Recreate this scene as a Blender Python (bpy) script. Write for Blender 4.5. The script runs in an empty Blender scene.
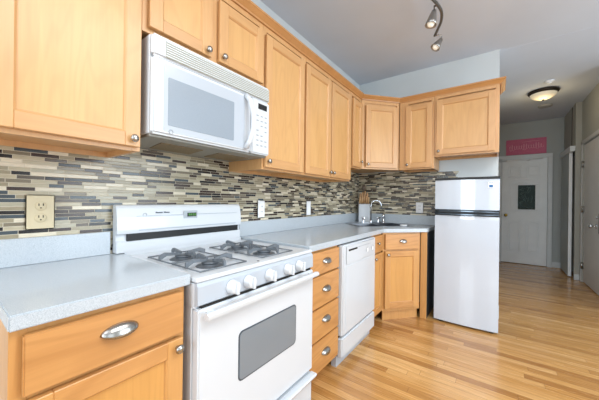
import bpy, bmesh, math, random
from mathutils import Vector, Matrix
random.seed(7)
PI = math.pi
sc = bpy.context.scene
COL = sc.collection

# ---------------------------------------------------------------- camera
cam = bpy.data.cameras.new('camera')
cam.sensor_width = 36.0
cam.lens = 269.67 / 599 * 36
cam.clip_start = 0.02
co = bpy.data.objects.new('camera', cam)
COL.objects.link(co)
co.matrix_world = (Matrix.Translation((1.5205, -0.5574, 1.1862)) @ Matrix.Rotation(0.6318, 4, 'Z')
                   @ Matrix.Rotation(PI / 2, 4, 'X') @ Matrix.Rotation(0.0125, 4, 'Z'))
sc.camera = co

# ---------------------------------------------------------------- world, light, exposure
w = bpy.data.worlds.new('sky')
sc.world = w
w.use_nodes = True
w.node_tree.nodes['Background'].inputs[0].default_value = (0.80, 0.90, 1.0, 1)
w.node_tree.nodes['Background'].inputs[1].default_value = 1.0

def area(name, loc, target, sx, sy, power, color=(1, 1, 1)):
    l = bpy.data.lights.new(name, 'AREA')
    l.shape = 'RECTANGLE'; l.size = sx; l.size_y = sy; l.energy = power; l.color = color
    o = bpy.data.objects.new(name, l)
    COL.objects.link(o)
    o.location = loc
    o.rotation_euler = (Vector(target) - Vector(loc)).to_track_quat('-Z', 'Z').to_euler()
    return o
DAY = (0.80, 0.91, 1.0)
area('window_daylight', (0.95, -3.42, 1.55), (0.95, 0, 1.55), 0.85, 1.7, 44, DAY)
area('window_daylight', (3.1, -3.42, 1.55), (3.1, 0, 1.55), 1.5, 1.7, 24, DAY)
area('window_daylight', (4.42, -1.6, 1.5), (0, -1.6, 1.5), 2.0, 1.8, 18, DAY)
area('window_daylight', (4.42, 1.6, 1.5), (0, 1.6, 1.5), 2.0, 1.8, 68, DAY)
area('overhead_fill', (2.3, 0.2, 2.70), (2.3, 0.2, 0), 1.4, 1.8, 60, (0.95, 0.98, 1.0))  # added overhead fill, no fixture hangs here
area('overhead_fill', (1.2, -1.8, 2.70), (1.2, -1.8, 0), 1.4, 1.4, 18, (0.95, 0.98, 1.0))  # second added fill behind the camera, also without a fixture

sc.view_settings.view_transform = 'Standard'
sc.view_settings.look = 'None'
sc.view_settings.gamma = 1
sc.view_settings.use_curve_mapping = False
sc.view_settings.exposure = 0.12
sc.cycles.use_denoising = True
sc.cycles.max_bounces = 8
sc.cycles.diffuse_bounces = 5
sc.cycles.sample_clamp_indirect = 6

# ---------------------------------------------------------------- materials
def srgb(r, g, b):
    f = lambda c: (c / 255) / 12.92 if c / 255 <= 0.04045 else ((c / 255 + 0.055) / 1.055) ** 2.4
    return (f(r), f(g), f(b), 1)

class NT:
    def __init__(s, name):
        s.m = bpy.data.materials.new(name); s.m.use_nodes = True
        s.t = s.m.node_tree; s.b = s.t.nodes['Principled BSDF']
    def n(s, typ, **kw):
        nd = s.t.nodes.new(typ)
        for k, v in kw.items(): setattr(nd, k, v)
        return nd
    def put(s, sock, v):
        if isinstance(v, bpy.types.NodeSocket): s.t.links.new(v, sock)
        else: sock.default_value = v
    def math(s, op, a, b=0.0, c=None):
        nd = s.n('ShaderNodeMath', operation=op)
        s.put(nd.inputs[0], a); s.put(nd.inputs[1], b)
        if c is not None: s.put(nd.inputs[2], c)
        return nd.outputs[0]
    def comb(s, x, y, z=0.0):
        nd = s.n('ShaderNodeCombineXYZ')
        for i, v in enumerate((x, y, z)): s.put(nd.inputs[i], v)
        return nd.outputs[0]
    def white(s, vec):
        nd = s.n('ShaderNodeTexWhiteNoise', noise_dimensions='3D'); s.put(nd.inputs[0], vec)
        return nd.outputs[0]
    def noise(s, vec, scale, detail=3.0, rough=0.5, dist=0.0):
        nd = s.n('ShaderNodeTexNoise'); s.put(nd.inputs['Vector'], vec)
        nd.inputs['Scale'].default_value = scale; nd.inputs['Detail'].default_value = detail
        nd.inputs['Roughness'].default_value = rough; nd.inputs['Distortion'].default_value = dist
        return nd.outputs[0]
    def ramp(s, fac, stops, interp='LINEAR'):
        nd = s.n('ShaderNodeValToRGB'); cr = nd.color_ramp; cr.interpolation = interp
        while len(cr.elements) < len(stops): cr.elements.new(0.5)
        for e, (p, c) in zip(cr.elements, stops): e.position = p; e.color = c
        s.put(nd.inputs[0], fac)
        return nd.outputs[0]
    def mix(s, fac, a, b, mode='MIX'):
        nd = s.n('ShaderNodeMix', data_type='RGBA', blend_type=mode)
        s.put(nd.inputs[0], fac); s.put(nd.inputs[6], a); s.put(nd.inputs[7], b)
        return nd.outputs[2]
    def coords(s, kind='Object'):
        return s.n('ShaderNodeTexCoord').outputs[kind]
    def sep(s, v):
        nd = s.n('ShaderNodeSeparateXYZ'); s.put(nd.inputs[0], v)
        return nd.outputs
    def scale(s, v, sc3):
        nd = s.n('ShaderNodeVectorMath', operation='MULTIPLY'); s.put(nd.inputs[0], v); nd.inputs[1].default_value = sc3
        return nd.outputs[0]
    def add(s, v, w_):
        nd = s.n('ShaderNodeVectorMath', operation='ADD'); s.put(nd.inputs[0], v); s.put(nd.inputs[1], w_)
        return nd.outputs[0]
    def bump(s, h, strength=0.3, dist=0.002):
        nd = s.n('ShaderNodeBump'); s.put(nd.inputs['Height'], h)
        nd.inputs['Strength'].default_value = strength; nd.inputs['Distance'].default_value = dist
        s.t.links.new(nd.outputs[0], s.b.inputs['Normal'])
    def base(s, v): s.put(s.b.inputs['Base Color'], v)
    def rough(s, v): s.put(s.b.inputs['Roughness'], v)

def plain(name, rgb, rough=0.5, metal=0.0, coat=0.0, var=0.03, nscale=6.0, bump=0.0):
    """Near-uniform finish with faint procedural mottling."""
    s = NT(name)
    c = srgb(*rgb)
    f = s.noise(s.coords(), nscale, 3)
    lo = tuple(x * (1 - var) for x in c[:3]) + (1,)
    hi = tuple(min(1, x * (1 + var)) for x in c[:3]) + (1,)
    s.base(s.ramp(f, [(0.3, lo), (0.7, hi)]))
    s.rough(rough); s.b.inputs['Metallic'].default_value = metal
    s.b.inputs['Coat Weight'].default_value = coat
    if bump: s.bump(s.noise(s.coords(), 220, 2), bump, 0.001)
    return s.m

def wood(name, axis, dark, light, figure=0.4, rough=0.38):
    s = NT(name)
    sc3 = {'z': (7, 7, 0.9), 'x': (0.9, 7, 7)}[axis]
    fine3 = {'z': (130, 130, 4), 'x': (4, 130, 130)}[axis]
    r = s.n('ShaderNodeObjectInfo').outputs['Random']
    off = s.comb(s.math('MULTIPLY', r, 13.7), s.math('MULTIPLY', r, 7.1), s.math('MULTIPLY', r, 31.3))
    v = s.add(s.coords(), off)
    a = s.noise(s.scale(v, sc3), 1.0, 4, 0.55, 1.2)
    f = s.noise(s.scale(v, fine3), 1.0, 3, 0.6, 0.3)
    c = s.ramp(a, [(0.2, srgb(*dark)), (0.8, srgb(*light))])
    g = s.ramp(f, [(0.35, (0.93, 0.93, 0.92, 1)), (0.65, (1.02, 1.02, 1.02, 1))])
    low = s.noise(s.scale(v, {'z': (4.5, 4.5, 0.7), 'x': (0.7, 4.5, 4.5)}[axis]), 1.0, 2, 0.5, 0.4)
    rings = s.math('SINE', s.math('MULTIPLY', low, 85.0))
    rg = s.ramp(s.math('ADD', s.math('MULTIPLY', rings, 0.5), 0.5), [(0.0, (0.90, 0.87, 0.83, 1)), (0.45, (1, 1, 1, 1))])
    c = s.mix(figure, s.mix(0.6, c, g, 'MULTIPLY'), rg, 'MULTIPLY')
    s.base(c)
    s.rough(rough); s.b.inputs['Coat Weight'].default_value = 0.25; s.b.inputs['Coat Roughness'].default_value = 0.25
    s.bump(f, 0.05, 0.0006)
    return s.m

MAPLE_V = wood('maple_upright', 'z', (201, 153, 101), (212, 166, 113))
MAPLE_H = wood('maple_level', 'x', (195, 147, 95), (208, 161, 108))
MAPLE_P = wood('maple_panel', 'z', (203, 155, 97), (216, 171, 113))
BASE_V = wood('shaded_maple_upright', 'z', (194, 139, 78), (208, 155, 92), 0.5)  # same maple as the wall cabinets, lower lighting worked into the base colours
BASE_H = wood('shaded_maple_level', 'x', (186, 130, 72), (209, 154, 92), 1.0)
BASE_P = wood('shaded_maple_panel', 'z', (198, 142, 74), (213, 159, 88), 0.4)
CROWNM = wood('maple_moulding', 'x', (180, 126, 72), (196, 144, 88))
HANDLEWOOD = wood('beech', 'z', (172, 128, 84), (205, 165, 118))

WHITE = plain('white_enamel', (208, 213, 218), 0.28, 0, 0.3, 0.01)
OFFWHITE = plain('cream_plastic', (200, 187, 154), 0.4)
DWWHITE = plain('dishwasher_white', (206, 211, 216), 0.25, 0, 0.3, 0.01)
VENTMAT = plain('vent_grey', (158, 160, 142), 0.5)
GREYPANEL = plain('pale_grey_enamel', (178, 186, 195), 0.3, 0, 0.2, 0.01)
FRIDGEM = plain('fridge_enamel', (196, 206, 218), 0.25, 0.0, 1.0, 0.01)
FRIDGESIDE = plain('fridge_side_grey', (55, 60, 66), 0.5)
NICKEL = plain('brushed_nickel', (164, 161, 156), 0.24, 1.0)
CHROME = plain('chrome', (215, 218, 222), 0.1, 1.0)
STEEL = plain('stainless_steel', (98, 100, 104), 0.36, 1.0)
IRON = plain('cast_iron_grey', (112, 118, 124), 0.42, 0.3, 0, 0.12, 60)
BURNER = plain('burner_cap', (96, 102, 108), 0.4, 0.3)
BLACK = plain('black_plastic', (14, 15, 17), 0.45)
DARK = plain('dark_gap', (30, 26, 22), 0.8)
BRONZE = plain('dark_bronze', (48, 40, 34), 0.4, 0.6)
GLASSGREY = plain('tinted_oven_glass', (122, 132, 140), 0.12, 0.0, 0.5, 0.04, 3)
MWGLASS = plain('microwave_window', (142, 153, 164), 0.22, 0, 0.3, 0.04, 500)
UNDER = plain('microwave_underside', (146, 144, 136), 0.45, 0.4)
FILTERM = plain('filter_mesh', (128, 112, 84), 0.6, 0.3, 0, 0.25, 300)
TRACKM = plain('dark_nickel', (120, 119, 117), 0.35, 0.9)
SHADEM = plain('brushed_shade_metal', (160, 158, 155), 0.32, 0.9)
DARKCHROME = plain('smoked_chrome', (84, 90, 96), 0.16, 1.0)
BLUE = plain('blue_print', (40, 110, 170), 0.5)
INKGREY = plain('grey_print', (150, 158, 165), 0.6)
PAPER = plain('white_paper', (240, 242, 244), 0.6)
WALLM = plain('painted_wall', (208, 215, 217), 0.75, 0, 0, 0.015, 4, 0.04)
HALLM = plain('hall_wall_paint', (174, 179, 178), 0.8, 0, 0, 0.02, 4, 0.04)
TAUPE = plain('taupe_wall_paint', (166, 165, 157), 0.8, 0, 0, 0.02, 4, 0.04)
CEILM = plain('ceiling_paint', (202, 210, 222), 0.85, 0, 0, 0.02, 3, 0.05)
TRIMM = plain('trim_paint', (205, 210, 212), 0.45)
DOORM = plain('white_door_paint', (228, 232, 234), 0.5)
GREYDOOR = plain('grey_door_paint', (212, 208, 204), 0.5)
PINK = plain('pink_sign_cloth', (205, 108, 138), 0.7, 0, 0, 0.06, 30)
PINKINK = plain('pale_pink_ink', (240, 180, 198), 0.7)
CHALK = plain('chalk', (125, 150, 145), 0.9)
BOARD = plain('chalkboard_green', (26, 52, 50), 0.6, 0, 0, 0.3, 40)

def emis(name, rgb, strength, base=None):
    s = NT(name); s.base(srgb(*(base or rgb))); s.rough(0.4)
    s.b.inputs['Emission Color'].default_value = srgb(*rgb); s.b.inputs['Emission Strength'].default_value = strength
    return s.m
LCD = emis('green_display', (120, 220, 90), 0.5, (30, 60, 20))
BOWL = emis('lit_alabaster_bowl', (255, 242, 214), 0.2, (225, 215, 190))
BULB = emis('lit_bulb', (255, 245, 225), 0.35, (235, 235, 230))

def counter_mat():
    s = NT('speckled_blue_grey_stone')
    v = s.coords()
    a = s.noise(v, 420, 2, 0.7); b = s.noise(v, 900, 1, 0.5); big = s.noise(v, 3, 2)
    c = s.ramp(a, [(0.33, srgb(166, 176, 184)), (0.45, srgb(188, 197, 204)), (0.62, srgb(194, 202, 208)), (0.75, srgb(204, 211, 216))])
    d = s.ramp(b, [(0.33, srgb(190, 196, 202)), (0.5, (1, 1, 1, 1))])
    s.base(s.mix(0.6, c, d, 'MULTIPLY'))
    s.rough(0.22); s.b.inputs['Coat Weight'].default_value = 0.15
    return s.m
STONE = counter_mat()

def tile_mat():
    s = NT('glass_strip_mosaic')
    x, y, z = s.sep(s.coords())
    RH, CW = 0.0155, 0.165
    vr = s.math('DIVIDE', z, RH); row = s.math('FLOOR', vr); fv = s.math('FRACT', vr)
    ro = s.white(s.comb(row, 3.3, 1.0))
    u = s.math('ADD', s.math('DIVIDE', x, CW), s.math('MULTIPLY', ro, 7.0))
    cell = s.math('FLOOR', u); fu = s.math('FRACT', u)
    sp = s.math('ADD', s.math('MULTIPLY', s.white(s.comb(cell, row, 9.0)), 0.42), 0.30)
    side = s.math('GREATER_THAN', fu, sp)
    rnd = s.white(s.comb(s.math('ADD', s.math('MULTIPLY', cell, 2.0), side), row, 4.0))
    stops = [(0.0, srgb(215, 206, 184)), (0.12, srgb(180, 171, 146)), (0.28, srgb(152, 143, 119)), (0.44, srgb(124, 115, 96)),
             (0.56, srgb(56, 42, 36)), (0.70, srgb(30, 26, 26)), (0.80, srgb(66, 76, 82)), (0.88, srgb(170, 165, 144)), (0.94, srgb(92, 82, 70))]
    col = s.ramp(rnd, stops, 'CONSTANT')
    streak = s.noise(s.comb(s.math('MULTIPLY', x, 30), s.math('MULTIPLY', z, 300)), 1.0, 3, 0.6)
    st = s.ramp(streak, [(0.35, (0.82, 0.82, 0.82, 1)), (0.6, (1.1, 1.1, 1.1, 1))])
    col = s.mix(0.7, col, st, 'MULTIPLY')
    du = s.math('MINIMUM', s.math('MINIMUM', fu, s.math('SUBTRACT', 1.0, fu)), s.math('ABSOLUTE', s.math('SUBTRACT', fu, sp)))
    du = s.math('MULTIPLY', du, CW)
    dv = s.math('MULTIPLY', s.math('MINIMUM', fv, s.math('SUBTRACT', 1.0, fv)), RH)
    d = s.math('MINIMUM', du, dv)
    g = s.math('LESS_THAN', d, 0.0009)
    s.base(s.mix(g, col, srgb(196, 188, 168)))
    s.rough(s.math('ADD', s.math('MULTIPLY', g, 0.55), 0.2))
    hgt = s.math('MINIMUM', s.math('MULTIPLY', d, 500.0), 1.0)
    s.bump(hgt, 0.5, 0.001)
    return s.m
TILE = tile_mat()

def floor_mat():
    s = NT('oak_strip_floor')
    x, y, z = s.sep(s.coords())
    RW, L = 0.057, 0.95
    vr = s.math('DIVIDE', y, RW); row = s.math('FLOOR', vr); fv = s.math('FRACT', vr)
    u = s.math('ADD', s.math('DIVIDE', x, L), s.math('MULTIPLY', s.white(s.comb(row, 1.0, 2.0)), 9.0))
    cell = s.math('FLOOR', u); fu = s.math('FRACT', u)
    rnd = s.white(s.comb(cell, row, 5.0))
    c = s.ramp(rnd, [(0.0, srgb(166, 116, 62)), (0.3, srgb(190, 140, 80)), (0.65, srgb(200, 151, 90)), (1.0, srgb(212, 167, 110))])
    gv = s.comb(s.math('ADD', s.math('MULTIPLY', x, 3.0), s.math('MULTIPLY', rnd, 40)), s.math('MULTIPLY', y, 60), rnd)
    gr = s.noise(gv, 1.0, 4, 0.6, 1.5)
    gc = s.ramp(gr, [(0.32, (0.76, 0.71, 0.64, 1)), (0.58, (1.05, 1.05, 1.05, 1))])
    c = s.mix(0.75, c, gc, 'MULTIPLY')
    du = s.math('MULTIPLY', s.math('MINIMUM', fu, s.math('SUBTRACT', 1.0, fu)), L)
    dv = s.math('MULTIPLY', s.math('MINIMUM', fv, s.math('SUBTRACT', 1.0, fv)), RW)
    d = s.math('MINIMUM', du, dv)
    g = s.math('LESS_THAN', d, 0.0011)
    s.base(s.mix(s.math('MULTIPLY', g, 0.75), c, srgb(112, 72, 38)))
    s.rough(s.math('ADD', s.math('MULTIPLY', gr, 0.12), 0.2))
    s.b.inputs['Coat Weight'].default_value = 0.35; s.b.inputs['Coat Roughness'].default_value = 0.15
    s.bump(s.math('MINIMUM', s.math('MULTIPLY', d, 500.0), 1.0), 0.25, 0.001)
    return s.m
FLOORM = floor_mat()

# ---------------------------------------------------------------- mesh helpers
def new(): return bmesh.new()
def box(bm, x0, x1, y0, y1, z0, z1, bev=0.0, mi=0, seg=1):
    vs = [bm.verts.new((x, y, z)) for z in (z0, z1) for y in (y0, y1) for x in (x0, x1)]
    F = [(0, 2, 3, 1), (4, 5, 7, 6), (0, 1, 5, 4), (2, 6, 7, 3), (0, 4, 6, 2), (1, 3, 7, 5)]
    fs = [bm.faces.new([vs[i] for i in f]) for f in F]
    for f in fs: f.material_index = mi
    if bev:
        es = list({e for f in fs for e in f.edges})
        r = bmesh.ops.bevel(bm, geom=es, offset=bev, segments=seg, affect='EDGES', clamp_overlap=True)
        for f in r['faces']: f.material_index = mi
    return vs
def prism(bm, poly, z0, z1, mi=0):
    """closed polygon (x, y) pushed from z0 to z1"""
    a = [bm.verts.new((x, y, z0)) for x, y in poly]; b = [bm.verts.new((x, y, z1)) for x, y in poly]
    n = len(poly); fs = [bm.faces.new(a[::-1]), bm.faces.new(b)]
    for i in range(n): fs.append(bm.faces.new([a[i], a[(i + 1) % n], b[(i + 1) % n], b[i]]))
    for f in fs: f.material_index = mi
    return a + b
def prism_x(bm, poly, x0, x1, mi=0, bev=0.0):
    """closed polygon (y, z) pushed from x0 to x1"""
    a = [bm.verts.new((x0, y, z)) for y, z in poly]; b = [bm.verts.new((x1, y, z)) for y, z in poly]
    n = len(poly); fs = [bm.faces.new(a), bm.faces.new(b[::-1])]
    for i in range(n): fs.append(bm.faces.new([a[(i + 1) % n], a[i], b[i], b[(i + 1) % n]]))
    for f in fs: f.material_index = mi
    if bev:
        es = list({e for f in fs for e in f.edges})
        bmesh.ops.bevel(bm, geom=es, offset=bev, segments=2, affect='EDGES', clamp_overlap=True)
def tube(bm, pts, r, n=10, caps=True, mi=0):
    pts = [Vector(p) for p in pts]; rs = r if isinstance(r, (list, tuple)) else [r] * len(pts)
    rings = []; up = None
    for i, p in enumerate(pts):
        t = (pts[min(i + 1, len(pts) - 1)] - pts[max(i - 1, 0)]).normalized()
        if up is None: up = Vector((0, 0, 1)) if abs(t.z) < 0.9 else Vector((1, 0, 0))
        a = t.cross(up).normalized(); b = a.cross(t).normalized(); up = b
        rings.append([bm.verts.new(p + (a * math.cos(k * 2 * PI / n) + b * math.sin(k * 2 * PI / n)) * rs[i]) for k in range(n)])
    for i in range(len(rings) - 1):
        for k in range(n):
            f = bm.faces.new([rings[i][k], rings[i][(k + 1) % n], rings[i + 1][(k + 1) % n], rings[i + 1][k]]); f.smooth = True; f.material_index = mi
    if caps:
        for rg in (rings[0][::-1], rings[-1]):
            f = bm.faces.new(rg); f.material_index = mi
def lathe(bm, prof, M=Matrix.Identity(4), n=24, mi=0):
    """profile of (radius, height) about local Z, placed by M"""
    rings = []
    for r, h in prof:
        if r < 1e-6: rings.append([bm.verts.new(M @ Vector((0, 0, h)))])
        else: rings.append([bm.verts.new(M @ Vector((r * math.cos(k * 2 * PI / n), r * math.sin(k * 2 * PI / n), h))) for k in range(n)])
    for A, B in zip(rings, rings[1:]):
        if len(A) == 1 and len(B) == 1: continue
        for k in range(n):
            k2 = (k + 1) % n
            if len(A) == 1: vs = [A[0], B[k2], B[k]]
            elif len(B) == 1: vs = [A[k], A[k2], B[0]]
            else: vs = [A[k], A[k2], B[k2], B[k]]
            f = bm.faces.new(vs); f.smooth = True; f.material_index = mi
def obj(name, bm, mats, parent=None, loc=None, rotz=None, norm=True):
    if norm: bmesh.ops.recalc_face_normals(bm, faces=bm.faces)
    me = bpy.data.meshes.new(name); bm.to_mesh(me); bm.free()
    for m in (mats if isinstance(mats, (list, tuple)) else [mats]): me.materials.append(m)
    o = bpy.data.objects.new(name, me); COL.objects.link(o)
    if parent: o.parent = parent
    if loc: o.location = loc
    if rotz: o.rotation_euler.z = rotz
    return o
def tag(o, label, cat, group=None):
    o['label'] = label; o['category'] = cat
    if group: o['group'] = group
    return o
def thing(name, label, cat, loc=(0, 0, 0), rotz=0.0, group=None):
    o = bpy.data.objects.new(name, None); COL.objects.link(o); o.location = loc; o.rotation_euler.z = rotz
    o.empty_display_size = 0.1
    return tag(o, label, cat, group)
def struct(name, bm, mats, **kw):
    o = obj(name, bm, mats, **kw); o['kind'] = 'structure'
    return o
OUT = Matrix.Rotation(PI / 2, 4, 'X')          # lathe axis -> local -Y (out of a cabinet front)
L90 = PI / 2                                   # left run: local X runs along the wall, local Y into it

# ================================================================ the room
ZC, YB, XH, YF = 2.755, 2.87, 1.53, 6.25
b = new(); box(b, -0.1, 4.6, -3.6, YF + 0.1, -0.05, 0.0); struct('floor', b, FLOORM)
b = new(); box(b, -0.1, 4.6, -3.6, YF + 0.1, ZC, ZC + 0.05); struct('ceiling', b, CEILM)
b = new(); box(b, -0.1, 0.0, -3.6, YB + 0.1, 0.0, ZC); struct('wall_left', b, WALLM)
b = new(); box(b, 0.0, XH, YB, YB + 0.12, 0.0, ZC); struct('wall_back', b, WALLM)
b = new(); box(b, XH - 0.1, XH - 0.001, YB + 0.12, YF, 0.0, ZC); struct('wall_hall_left', b, HALLM)
b = new(); box(b, XH - 0.1, 2.8, YF, YF + 0.1, 0.0, ZC); struct('wall_far', b, HALLM)
# right wall of the hall with the doorway left open for the big grey door, closet bump at its far end
XR, XC = 2.57, 2.50
DY0, DY1, DZ = 3.98, 5.27, 2.075
b = new()
box(b, XR, XR + 0.12, 3.78, DY0 - 0.01, 0, ZC); box(b, XR, XR + 0.12, DY1 + 0.01, 5.36, 0, ZC); box(b, XR, XR + 0.12, DY0 - 0.01, DY1 + 0.01, DZ + 0.01, ZC)
box(b, XC, XR + 0.12, 5.36, 5.40, 0, ZC); box(b, XC, XR + 0.12, 5.40, 6.06, 2.03, ZC); box(b, XC, XR + 0.12, 6.06, YF, 0, ZC)
box(b, XR + 0.12, 3.2, 5.4, YF, 0, ZC); box(b, XR + 0.10, XR + 0.12, 5.40, 6.06, 0, 2.03)
struct('wall_right', b, TAUPE)
b = new(); box(b, XR + 0.12, 4.5, 3.78, 3.9, 0, ZC); struct('wall_living', b, WALLM)
# rear and side walls of the living area behind the camera, with window openings
def wall_with_holes(name, along, pos, thick, a0, a1, holes, m):
    b = new()
    xs = [a0] + [v for h in holes for v in h[:2]] + [a1]
    def bx(u0, u1, z0, z1):
        if u1 - u0 < 1e-4 or z1 - z0 < 1e-4: return
        if along == 'x': box(b, u0, u1, pos, pos + thick, z0, z1)
        else: box(b, pos, pos + thick, u0, u1, z0, z1)
    for i in range(0, len(xs), 2): bx(xs[i], xs[i + 1], 0, ZC)
    for h in holes: bx(h[0], h[1], 0, h[2]); bx(h[0], h[1], h[3], ZC)
    struct(name, b, m)
RH = [(0.5, 1.4, 0.65, 2.45), (2.3, 3.9, 0.65, 2.45)]
SH = [(-2.65, -0.55, 0.55, 2.4), (0.55, 2.65, 0.55, 2.4)]
wall_with_holes('wall_rear', 'x', -3.6, 0.12, 0, 4.5, RH, WALLM)
wall_with_holes('wall_side', 'y', 4.5, 0.1, -3.6, 3.9, SH, WALLM)
k = 0
for along, pos, holes in (('x', -3.56, RH), ('y', 4.54, SH)):
    for h in holes:
        k += 1; b = new()
        def fb(u0, u1, z0, z1):
            if along == 'x': box(b, u0, u1, pos, pos + 0.05, z0, z1, 0.004)
            else: box(b, pos, pos + 0.05, u0, u1, z0, z1, 0.004)
        fb(h[0], h[0] + 0.05, h[2], h[3]); fb(h[1] - 0.05, h[1], h[2], h[3])
        fb(h[0], h[1], h[2], h[2] + 0.05); fb(h[0], h[1], h[3] - 0.05, h[3]); fb(h[0], h[1], (h[2] + h[3]) / 2 - 0.02, (h[2] + h[3]) / 2 + 0.02)
        struct('window_%d' % k, b, TRIMM)

# ceiling joint, fine raised bead in line with the back wall
b = new(); box(b, XH, 3.6, 2.905, 2.913, ZC - 0.0015, ZC); struct('trim_1', b, CEILM)
# baseboards
b = new(); box(b, XH - 0.25, XH + 0.018, YB - 0.015, YB, 0, 0.1, 0.002); box(b, XH, XH + 0.018, YB, YB + 0.12, 0, 0.1, 0.002); struct('baseboard_back', b, TRIMM)
b = new(); box(b, 2.345, XC, YF - 0.015, YF, 0, 0.1, 0.003); struct('baseboard_far', b, TRIMM)
b = new(); box(b, XC - 0.002, XR - 0.002, 5.345, 5.36, 0, 0.09, 0.003); struct('baseboard_right', b, TRIMM)

# far hall door: six raised panels, casing, knob
def door_leaf(b, w_, h_, t_, panels):
    box(b, 0, w_, 0, t_, 0, h_, 0.002)
    for (x0, x1, z0, z1) in panels:
        for (ins, y0, y1) in ((0, -0.004, 0.001), (0.02, -0.0005, 0.0005), (0.035, -0.006, 0.001)):
            pass
        # frame bead round each panel plus raised field
        for q in ((x0, x1, z0, z0 + 0.012), (x0, x1, z1 - 0.012, z1), (x0, x0 + 0.012, z0, z1), (x1 - 0.012, x1, z0, z1)):
            box(b, q[0], q[1], -0.006, 0.001, q[2], q[3], 0.002)
        box(b, x0 + 0.03, x1 - 0.03, -0.008, 0.001, z0 + 0.03, z1 - 0.03, 0.006)
b = new(); XD0, XD1 = 1.60, 2.275
wd = XD1 - XD0; px = [(0.10, 0.30), (0.375, 0.575)]
door_leaf(b, wd, 2.03, 0.035, [(a, c, z0, z1) for a, c in px for z0, z1 in ((0.22, 0.82), (1.0, 1.56), (1.67, 1.9))])
d1 = struct('door_1', b, DOORM, loc=(XD0, YF - 0.045, 0.01))
b = new(); M = Matrix.Translation((0.065, -0.005, 0.93)) @ OUT
lathe(b, [(0, 0.0), (0.028, 0.0), (0.028, 0.006), (0.01, 0.01), (0.01, 0.035), (0.026, 0.045), (0.028, 0.06), (0.018, 0.07), (0, 0.072)], M, 16)
obj('door_knob', b, plain('brass', (190, 160, 80), 0.25, 1.0), d1)
b = new()
box(b, XD1 + 0.003, XD1 + 0.07, YF - 0.06, YF, 0, 2.11, 0.004); box(b, XH, XD0 - 0.003, YF - 0.06, YF, 0, 2.11, 0.004); box(b, XH, XD1 + 0.07, YF - 0.062, YF - 0.001, 2.045, 2.115, 0.004)
box(b, XH, XD1 + 0.003, YF - 0.06, YF, 2.035, 2.05)
struct('trim_2', b, TRIMM)
# over-door rail and pale strip, chalkboard, pink sign
t = thing('curtain_rod', 'thin white rod with round clips across the top of the far hall door', 'rod', (1.56, YF - 0.085, 2.01))
b = new(); tube(b, [(0, 0, 0.0), (0.64, 0, 0.008)], 0.008, 8); obj('rod', b, PAPER, t)
for xx in (0.12, 0.44):
    b = new(); lathe(b, [(0, -0.02), (0.016, -0.012), (0.02, 0), (0.016, 0.012), (0, 0.02)], Matrix.Translation((xx, 0, -0.002)), 12); obj('clip', b, PAPER, t)
b = new(); box(b, 0, 0.215, -0.006, 0, 0, 0.035, 0.002); tag(obj('paper_strip', b, PAPER, loc=(1.80, YF - 0.056, 1.63)), 'narrow white strip fixed on the far hall door above the chalkboard', 'strip')
t = thing('chalkboard', 'small dark green chalkboard with chalk drawing hanging on the far hall door', 'chalkboard', (1.85, YF - 0.056, 1.06))
b = new(); box(b, 0, 0.255, -0.012, 0, 0, 0.465, 0.003); obj('board', b, BOARD, t)
b = new(); rr = random.Random(3)
for i in range(26):
    x, z = rr.uniform(0.03, 0.2), rr.uniform(0.1, 0.42); pts = []
    a = rr.uniform(0, 6.28)
    for j in range(6):
        pts.append((min(0.24, max(0.015, x)), -0.0135, min(0.45, max(0.08, z)))); a += rr.uniform(-1.3, 1.3); x += 0.016 * math.cos(a); z += 0.02 * math.sin(a)
    tube(b, pts, 0.0016, 4)
for i in range(9):
    x = 0.03 + i * 0.022
    tube(b, [(x, -0.0135, 0.03), (x + 0.006, -0.0135, 0.055), (x + 0.012, -0.0135, 0.03), (x + 0.018, -0.0135, 0.05)], 0.0016, 4)
obj('chalk_marks', b, CHALK, t)
t = thing('pink_sign', 'pink rectangular sign with pale script above the far hall door', 'sign', (1.66, YF - 0.004, 2.125))
b = new()
prism_x(b, [(0, 0), (-0.015, 0), (-0.015, 0.30), (0, 0.30)], 0, 0.60); obj('panel', b, PINK, t)
b = new(); pts = []
for i in range(140):
    s_ = i / 139
    amp = 0.035 + 0.03 * (math.sin(s_ * 17) > 0.55)
    pts.append((0.05 + 0.5 * s_ + 0.013 * math.cos(s_ * 88), -0.0165, 0.14 + amp * math.sin(s_ * 88) + 0.012 * s_))
tube(b, pts, 0.0032, 5)
tube(b, [(0.06, -0.0165, 0.2), (0.10, -0.0165, 0.08), (0.15, -0.0165, 0.23)], 0.0032, 5)
tube(b, [(0.25, -0.0165, 0.235), (0.4, -0.0165, 0.25), (0.5, -0.0165, 0.24)], 0.0025, 5)
obj('script', b, PINKINK, t)

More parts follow.
